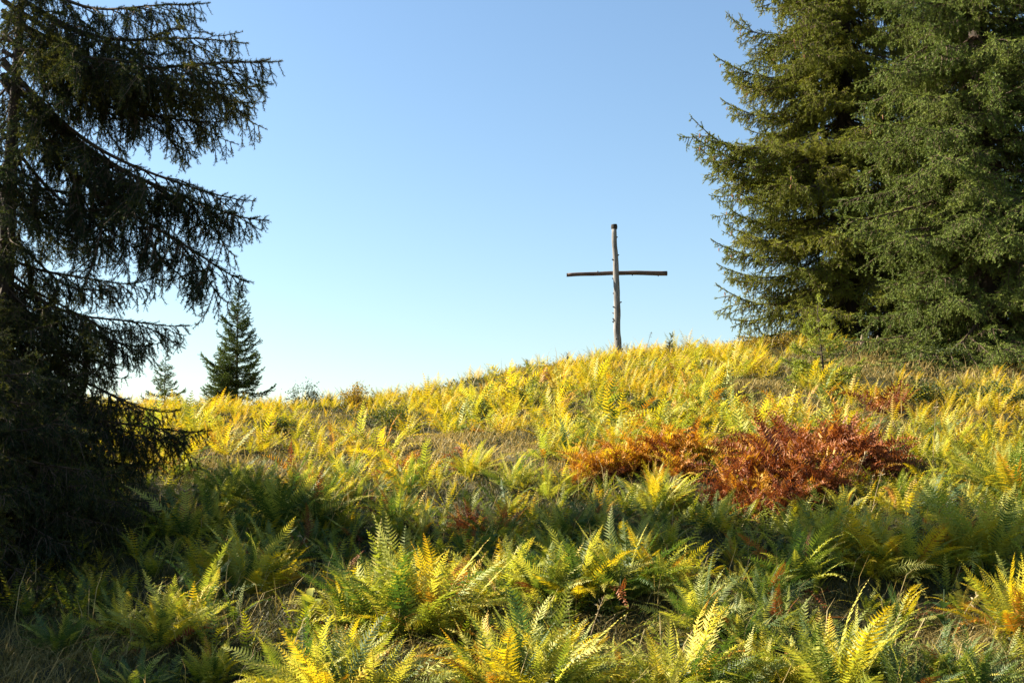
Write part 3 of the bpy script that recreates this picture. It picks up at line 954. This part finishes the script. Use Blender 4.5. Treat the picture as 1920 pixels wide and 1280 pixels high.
PROTO_FAR = PROTO
PROTO_NEAR = [frond_geo(450 + i, 1.0, 78, [45, 20, 0, 60][i], 14, 0.13, 1, 0.12, [-.1, .1, 0, .05][i]) for i in range(4)]
PROTO_NEAR = [(np.concatenate(q.V), np.concatenate(q.F), np.concatenate(q.T)) for q in PROTO_NEAR]
PROTO = PROTO_NEAR
for k in range(420):
    Y = rr.uniform(7.3, 13.5); X = Y * rr.uniform(-0.45, 0.52)
    px, py = to_px((X, Y, gz(X, Y)))
    if grassy(px, py) and rr.random() < 0.7: continue
    mass_fern(g, (X, Y, gz(X, Y)), rr.uniform(0.22, 0.45), 9, rr.uniform(-0.25, 0.12))  # tint lowered: shade in the gaps between clumps is put into the colour
PROTO = PROTO_FAR
for f in REST:
    mass_fern(g, f[0], f[1], 11, {'golden': .45, 'yellow-green': .25, 'green': 0.05, 'orange': .6}[f[2]])
for k in range(1900):        # low young ferns between the clumps
    Y = rr.uniform(9.0, 31.5); X = Y * rr.uniform(-0.5, 0.52)
    px, py = to_px((X, Y, gz(X, Y)))
    if grassy(px, py): continue
    if mnoise.noise(Vector((X * 0.45, Y * 0.45, 3.3))) < -0.05 and rr.random() < 0.82: continue
    mass_fern(g, (X, Y, gz(X, Y)), rr.uniform(0.22, 0.5), 8, rr.uniform(0.05, 0.5) if Y < 15 else rr.uniform(0.3, 0.65))
M['fern_mass'] = leaf_mat('fern_undergrowth', [(0.0, (0.03, 0.06, 0.010)), (0.35, (0.19, 0.22, 0.015)), (0.65, (0.46, 0.38, 0.018)), (1.0, (0.56, 0.33, 0.022))], obj_amount=0.0, tint_amount=1.0)
tag(put('fern_undergrowth', g.mesh('fern_undergrowth', [M['fern_mass']])), 'low ferns filling in between the larger clumps', 'undergrowth', kind='stuff')


# ------------------------------------------------------------------ grass and small herbs
def scatter(n, y0, y1, power, half=0.60):
    Y = y0 + (y1 - y0) * RNG.random(n) ** power
    X = Y * RNG.uniform(-half, half, n)
    return X, Y


def px_of(X, Y, Z):
    c, s = math.cos(PITCH), math.sin(PITCH)
    f = Y * c + Z * s; v = -Y * s + Z * c
    return PW / 2 + FPX * X / f, PH / 2 - FPX * v / f


def fbm(X, Y, sc, seed):
    r = np.random.default_rng(seed)
    out = np.zeros_like(X)
    for o in range(4):
        a = r.random(4) * 6.28; k = sc * 1.9 ** o
        out += (np.sin(k * X + a[0] + 1.7 * np.sin(k * .6 * Y + a[1])) * np.cos(k * Y * 1.1 + a[2] + 1.3 * np.sin(k * .7 * X + a[3]))) / 1.6 ** o
    return out / 2.2


def blades(g, X, Y, h, w, tint, lean=0.6, wind=(0.3, -0.1)):
    n = len(X)
    Z = ground_z(X, Y) - 0.02
    az = RNG.random(n) * 6.283
    ln = lean * (0.4 + RNG.random(n))
    ox, oy = np.cos(az) * ln + wind[0] * .5, np.sin(az) * ln + wind[1] * .5
    sx, sy = -np.sin(az + RNG.normal(size=n)), np.cos(az + RNG.normal(size=n))
    B = np.stack([X, Y, Z], 1)
    S_ = np.stack([sx, sy, 0 * sx], 1) * w[:, None] / 2
    mid = B + np.stack([ox * h * .45, oy * h * .45, h * .55], 1)
    tip = B + np.stack([ox * h * 1.3, oy * h * 1.3, h * np.clip(1.0 - 0.55 * ln, .15, 1)], 1)
    V = np.stack([B - S_, B + S_, mid + S_ * .8, mid - S_ * .8, tip], 1).reshape(-1, 3)
    i = np.arange(n)[:, None] * 5
    F = np.concatenate([i + [[0, 1, 2]], i + [[0, 2, 3]], i + [[3, 2, 4]]])
    g.add(V, F, np.repeat(tint, 5))


g = Geo()
n = 210000
X, Y = scatter(n, 6.0, 33, 1.15)
Z = ground_z(X, Y)
PX, PY = px_of(X, Y, Z)
dry = np.clip(0.42 + 0.30 * fbm(X, Y, 0.8, 3) + 0.12 * fbm(X, Y, 3.0, 4) + RNG.normal(size=n) * 0.12, 0, 1)
gm = np.zeros(n)
for x, y, a, b in GRASSY:
    gm = np.maximum(gm, np.exp(-(((PX - x) / a) ** 2 + ((PY - y) / b) ** 2) * 0.8))
dry = np.clip(dry + 0.30 * gm - 0.16 * (1 - smooth(12, 17, Y)), 0, 1)  # also lowered up close: foreground shade put into the grass tint
h = (0.06 + 0.09 * RNG.random(n)) * np.clip(1 + 0.35 * fbm(X, Y, 1.3, 6) + 0.6 * fbm(X, Y, 6.0, 8), 0.3, 2.2) * (1 + 0.7 * gm)
w = 0.004 + 0.00045 * Y
blades(g, X, Y, h * 1.25, w, dry, lean=1.0)
n2 = 3000
X, Y = scatter(n2, 6.5, 32.5, 1.1)
blades(g, X, Y, 0.35 + 0.3 * RNG.random(n2), 0.003 + 0.0003 * Y, np.clip(0.8 + RNG.normal(size=n2) * .12, 0, 1), lean=0.45)
tag(put('grass', g.mesh('grass', [M['grass']])), 'dry and green grass growing between the ferns', 'grass', kind='stuff')

# small leafy herbs and bilberry
def leaf_cloud(g, C, size, tint, upright=0.5, aspect=1.8):
    n = len(C)
    d = RNG.normal(size=(n, 3)); d[:, 2] = np.abs(d[:, 2]) * upright + 0.1
    d /= np.linalg.norm(d, axis=1)[:, None]
    s_ = np.cross(d, RNG.normal(size=(n, 3))); s_ /= np.linalg.norm(s_, axis=1)[:, None]
    L = size * (0.6 + 0.8 * RNG.random(n)); L = L[:, None]
    m = C + d * L * .5
    k = np.cross(d, s_) * L * 0.08
    V = np.stack([C, m + s_ * L / aspect / 2 + k, C + d * L, m - s_ * L / aspect / 2 + k], 1).reshape(-1, 3)
    i = np.arange(n)[:, None] * 4
    g.add(V, np.concatenate([i + [[0, 1, 2]], i + [[0, 2, 3]]]), np.repeat(tint, 4))


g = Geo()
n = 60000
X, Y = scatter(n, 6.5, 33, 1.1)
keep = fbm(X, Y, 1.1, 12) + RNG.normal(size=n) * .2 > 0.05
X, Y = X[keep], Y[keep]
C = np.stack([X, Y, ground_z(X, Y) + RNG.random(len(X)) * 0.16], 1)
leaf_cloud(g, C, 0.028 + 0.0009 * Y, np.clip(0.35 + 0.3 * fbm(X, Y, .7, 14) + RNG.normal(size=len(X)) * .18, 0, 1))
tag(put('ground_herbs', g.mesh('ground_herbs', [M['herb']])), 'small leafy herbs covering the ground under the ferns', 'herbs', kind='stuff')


def shrub(name, label, px, py, Y, w_px, h_px, mat, n, leaf=0.045, group=None):
    q = at(px, py, Y)
    b_ = Vector((q.x, q.y, gz(q.x, q.y)))
    w_, h_ = w_px / FPX * Y / 2, h_px / FPX * Y
    root = empty(name, b_)
    tag(root, label, 'shrub', group)
    g = Geo()
    r = np.random.default_rng(int(px + py))
    st = []
    for k in range(16):
        az = r.random() * 6.283; rad = w_ * math.sqrt(r.random())
        tip = np.array([math.cos(az) * rad, math.sin(az) * rad, h_ * (1 - 0.5 * (rad / w_) ** 2) * r.uniform(.75, 1.05)])
        b0 = tip * np.array([.5, .5, 0]) * r.uniform(0.6, 1)
        pts = np.array([b0 + np.array([0, 0, -.05]), b0 * .6 + tip * .4 + r.normal(size=3) * .02, tip])
        g.tube(pts, [0.008, .006, .003], 4, 0.3, 0)
        st.append((b0, tip))
    put('stems', g.mesh('stems', [M['twig']]), root)
    g2 = Geo()
    k = r.integers(len(st), size=n)
    B0 = np.array([a for a, _ in st])[k]; T0 = np.array([b for _, b in st])[k]
    t = (r.random(n) ** 0.6)[:, None]
    C = B0 + (T0 - B0) * t + r.normal(size=(n, 3)) * np.array([.10 * w_ + .03, .10 * w_ + .03, .06 * h_ + 0.02])
    ok = C[:, 2] > 0.01
    leaf_cloud(g2, C[ok], np.full(ok.sum(), leaf), np.clip(0.45 + r.normal(size=ok.sum()) * .22, 0, 1))
    tag(put('foliage', g2.mesh('foliage', [M[mat]]), root), kind='stuff')
    return root


shrub('low_shrub', 'low golden shrub on the crest under the olive spruce', 1415, 662, 28.5, 105, 30, 'bilberry', 2600)
shrub('low_shrub', 'golden shrub touching the left of the spruce sapling on the crest', 1480, 668, 28.2, 70, 26, 'bilberry', 1500)
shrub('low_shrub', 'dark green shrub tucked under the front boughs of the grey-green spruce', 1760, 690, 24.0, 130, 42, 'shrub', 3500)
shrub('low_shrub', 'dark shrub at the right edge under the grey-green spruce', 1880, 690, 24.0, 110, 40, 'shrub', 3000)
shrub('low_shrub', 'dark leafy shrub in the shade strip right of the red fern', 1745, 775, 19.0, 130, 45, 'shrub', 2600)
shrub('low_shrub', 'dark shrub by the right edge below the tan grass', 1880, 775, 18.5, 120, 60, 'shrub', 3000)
for lab, x, y, w_, h_ in (('low shrub standing in for the shaded hollow right of the rounded crest bush', 735, 805, 140, 50), ('low shrub standing in for the shaded hollow below the dead sprigs', 1010, 765, 150, 48),
                          ('leafy shrub standing in for the shaded hollow downhill from the wooden cross', 1215, 788, 110, 40), ('low shrub standing in for the shaded upper-slope hollow, left of centre', 895, 785, 110, 38),
                          ('dark green shrub added at the left end of the upper slope by the boughs', 520, 812, 90, 28)):  # dark shrubs added to stand in for shade in the hollows
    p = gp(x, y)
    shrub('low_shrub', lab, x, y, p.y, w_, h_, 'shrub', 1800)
shrub('small_bush', 'rounded yellow-green bush on the crest left of centre', 675, 772, 27.0, 74, 50, 'bilberry', 1500)
shrub('small_bush', 'dark spiky bush on the crest right of the young spruce', 566, 772, 28.5, 62, 58, 'shrub', 1200)


# broad-leaved plants
def broad_plant(label, px, py, n, size, tintmat='broad', upright=0.9):
    p = gp(px, py)
    root = empty('broadleaf_plant', p, 0.3)
    tag(root, label, 'plant')
    r = random.Random(int(px * 7 + py))
    g = Geo()
    g.tube([(0, 0, -.03), (0.01, 0, size * .8), (0.03, 0.01, size * 1.5)], [.006, .005, .003], 5)
    put('stem', g.mesh('stem', [M['broad']]), root)
    for k in range(n):
        g = Geo()
        N = 7
        s = np.linspace(0, 1, N)
        wv = size * 0.30 * np.sin(math.pi * np.clip(s * .97 + .03, 0, 1) ** .8)
        cx = size * s; cz = size * (upright * s - .75 * s * s)
        V = np.concatenate([np.stack([cx, wv, cz + .22 * wv], 1), np.stack([cx, 0 * s, cz], 1), np.stack([cx, -wv, cz + .22 * wv], 1)])
        F = []
        for i in range(N - 1):
            for b_ in (0, N):
                F += [(b_ + i, b_ + i + 1, b_ + N + i + 1), (b_ + i, b_ + N + i + 1, b_ + N + i)]
        g.add(V, F, np.clip(0.3 + 0.5 * np.tile(s, 3), 0, 1))
        o = put('leaf', g.mesh('leaf', [M[tintmat]], True), root)
        o.location = (0, 0, size * 1.3 * k / n * r.uniform(.7, 1))
        o.rotation_euler = (r.uniform(-.3, .3), r.uniform(-.5, .2), k * 2.4)
        kk = r.uniform(.65, 1.05) * (1 - .3 * k / n)
        o.scale = (kk, kk, kk)


broad_plant('leafy weed with oblong yellowing leaves left of the pale upright fern', 580, 1185, 12, 0.20, 'fern_yellow', 1.2)
broad_plant('bluish broad-leaved plant in the dark hollow above the fan-shaped fern', 920, 1065, 9, 0.24)
broad_plant('broad pale leaf rosette in the dark lower right', 1770, 1195, 8, 0.24)
broad_plant('domed yellow-green leaf plant in the hollow right of the nodding grass stalk', 1160, 1170, 7, 0.24, 'fern_yellow', 0.7)


# single tall stalks
def stalk(label, px, py, tx, ty, mat='straw', head=True, name='grass_stalk', Y=None, r0=0.003):
    p = gp(px, py) if Y is None else None
    if p is None:
        q = at(px, py, Y or 28.5); p = Vector((q.x, q.y, gz(q.x, q.y)))
    tip = at(tx, ty, p.y) - p
    root = empty(name, p)
    tag(root, label, 'grass stalk' if head else 'dead sprig', 'single stalks standing above the ferns')
    g = Geo()
    t = np.linspace(0, 1, 9)
    T = np.array(tip)
    pts = t[:, None] * T[None] + np.stack([0 * t, 0 * t, 0.10 * np.linalg.norm(T) * np.sin(math.pi * t)], 1) * (0.6 if head else 0)
    rad = max(r0, 0.00016 * p.y)
    g.tube(pts, rad * (1.2 - .7 * t), 4, 0.7)
    put('stem', g.mesh('stem', [M[mat]]), root)
    g = Geo()
    r = np.random.default_rng(int(px))
    e = pts[-1]; dv = pts[-1] - pts[-2]; dv /= np.linalg.norm(dv)
    if head:
        for k in range(16):
            u = k / 15
            b_ = e - dv * 0.16 * (1 - u)
            o = r.normal(size=3) * .5 + dv * .7 + np.array([0, 0, -.5]); o /= np.linalg.norm(o)
            l_ = .03 + .03 * r.random()
            s_ = np.cross(o, r.normal(size=3)); s_ /= np.linalg.norm(s_)
            g.add([b_, b_ + o * l_ * .6 + s_ * .006, b_ + o * l_, b_ + o * l_ * .6 - s_ * .006], [(0, 1, 2), (0, 2, 3)], 0.5 + .3 * r.random())
        put('seed_head', g.mesh('seed_head', [M[mat]]), root)
    else:
        for k in range(6):
            u = .4 + .1 * k
            b_ = T * u
            g.tube([b_, b_ + np.array([(-1) ** k * .05, .01, .07])], [rad * .8, rad * .3], 3)
        put('twig', g.mesh('twig', [M[mat]]), root)


stalk('nodding grass stalk between the bright bottom clump and the dark hollow', 1098, 1230, 1132, 1118)
stalk('slanting bleached stalk right of the bright bottom clump', 1085, 1250, 1135, 1192)
stalk('pale stalk standing in front of the right half of the rust patch', 1632, 975, 1655, 880)
stalk('bent stalk before the rust patch, left of the pale one', 1597, 940, 1622, 850)
stalk('drooping stalk between the two others before the rust patch', 1612, 945, 1640, 890)
stalk('tallest thin stalk rising right of the rust patch', 1748, 900, 1756, 750)
stalk('short pale stalk left of the rust patch foot', 1310, 975, 1322, 925)
stalk('brown seed head bending over the dark brown fern', 590, 1060, 562, 1000)
stalk('thin stalk in front of the largest lower-right fern, to its right', 1790, 1190, 1840, 1105)
stalk('whitish thin grass stalk against the sky right of the cross', 1208, 672, 1222, 622, Y=29.0)
stalk('pale dry stalk under the grey-green spruce', 1722, 715, 1728, 655, Y=23.0)
stalk('forked dry stalk at the right under the dark boughs', 1895, 700, 1905, 648, Y=23.0)
stalk('black dead sprig on the crest, left one of two', 988, 700, 989, 674, mat='tar', head=False, name='dead_sprig', Y=29.0, r0=0.012)
stalk('black dead sprig on the crest, the one nearer the cross', 1063, 690, 1064, 662, mat='tar', head=False, name='dead_sprig', Y=29.0, r0=0.010)


# ------------------------------------------------------------------ broken stump
q = at(1635, 668, 27.0)
root = empty('tree_stump', (q.x, q.y, gz(q.x, q.y)))
tag(root, 'splintered pale stump between the olive and grey-green spruces', 'stump')
for k, (dx, hh, r_, lean) in enumerate(((-0.16, 0.50, 0.10, -0.05), (0.10, 0.46, 0.08, 0.06), (-0.02, 0.26, 0.14, 0.0))):
    g = Geo()
    t = np.linspace(0, 1, 7)
    g.tube(np.stack([dx + lean * t, 0.05 * np.sin(k + t * 3), -0.1 + (hh + .1) * t], 1), r_ * (1.15 - 0.85 * t ** 2) * (1 + .1 * np.sin(t * 9 + k)), 8)
    put('splinter', g.mesh('splinter', [M['stump']]), root)

# ------------------------------------------------------------------ the cross
CY = 29.2
q = at(1157, 672, CY)
cb = Vector((q.x, CY, gz(q.x, CY)))
cross = empty('wooden_cross', cb)
tag(cross, 'tall wooden cross of rough grey logs standing on the crest', 'cross')
topz = at(1153, 421, CY).z - cb.z
beamz = at(1157, 511.5, CY).z - cb.z
PXM = CY / FPX
g = Geo()
N = 34
t = np.linspace(0, 1, N)
z = -0.5 + (topz - 0.10 + 0.5) * t
nx_ = np.array([0.012 * mnoise.noise(Vector((0.0, 5.1, v * 1.7))) for v in z])
px_ = np.interp(z, [0, beamz, topz], [0.035, 0.0, -0.045]) + nx_ * 2
r = np.interp(z, [-.5, 0, beamz, topz], [0.102, 0.098, 0.080, 0.064]) * (1 + 0.09 * np.array([mnoise.noise(Vector((2.0, 1.1, v * 4.0))) for v in z]))
post = np.stack([px_, 0 * z, z], 1)
g.tube(post, r, 12)
put('upright_post', g.mesh('upright_post', [M['wood']], True), cross)
g = Geo()
g.tube(np.array([[px_[-1], 0, topz - .12], [px_[-1] + .004, 0, topz - .05], [px_[-1], 0, topz]]), [0.084, 0.090, 0.080], 9)
put('post_cap', g.mesh('post_cap', [M['tar']]), cross)
rk = random.Random(4)
for k in range(13):
    zz_ = rk.uniform(0.3, topz - 0.25)
    az = rk.choice([math.pi, math.pi * 1.1, 0.0, -0.3, math.pi * 1.35, math.pi * 0.9])
    rr_ = float(np.interp(zz_, z, r)); xx = float(np.interp(zz_, z, px_))
    dv = np.array([math.cos(az), math.sin(az) , 0.35])
    g = Geo()
    p0 = np.array([xx, 0, zz_])
    g.tube([p0 + dv * rr_ * .6, p0 + dv * rr_ * 1.05, p0 + dv * (rr_ + rk.uniform(.02, .05))], [.030, .022, .013], 6)
    put('knot', g.mesh('knot', [M['wood']]), cross)
xl = at(1063, 513, CY).x - cb.x
xr_ = at(1252, 511, CY).x - cb.x
zl = at(1063, 514, CY).z - cb.z
zr = at(1252, 511, CY).z - cb.z
t = np.linspace(0, 1, 24)
bx = xl + .02 + (xr_ - xl - .04) * t
bz = zl + (zr - zl) * t + 0.03 * np.sin(t * math.pi) + 0.010 * np.array([mnoise.noise(Vector((v * 5, 0, 0))) for v in t])
br = np.interp(t, [0, 1], [0.050, 0.064]) * (1 + 0.07 * np.array([mnoise.noise(Vector((v * 9, 3, 0))) for v in t]))
by = 0.12 + 0 * t
g = Geo()
g.tube(np.stack([bx, by, bz], 1), br, 10)
put('crossbeam', g.mesh('crossbeam', [M['beam']], True), cross)
for e in (0, -1):
    g = Geo()
    sx = -0.022 if e == 0 else 0.022
    g.tube([(bx[e], by[e], bz[e]), (bx[e] + sx, by[e], bz[e])], [br[e] * 1.04, br[e] * 1.0], 10)
    put('beam_end', g.mesh('beam_end', [M['tar']]), cross)
for k in range(5):
    i = rk.randrange(2, 22)
    g = Geo()
    dz = rk.choice([1, -1])
    p0 = np.array([bx[i], by[i], bz[i]])
    g.tube([p0 + [0, -.02, dz * br[i] * .7], p0 + [.01, -.02, dz * (br[i] + .025)]], [.02, .011], 5)
    put('knot', g.mesh('knot', [M['beam']]), cross)
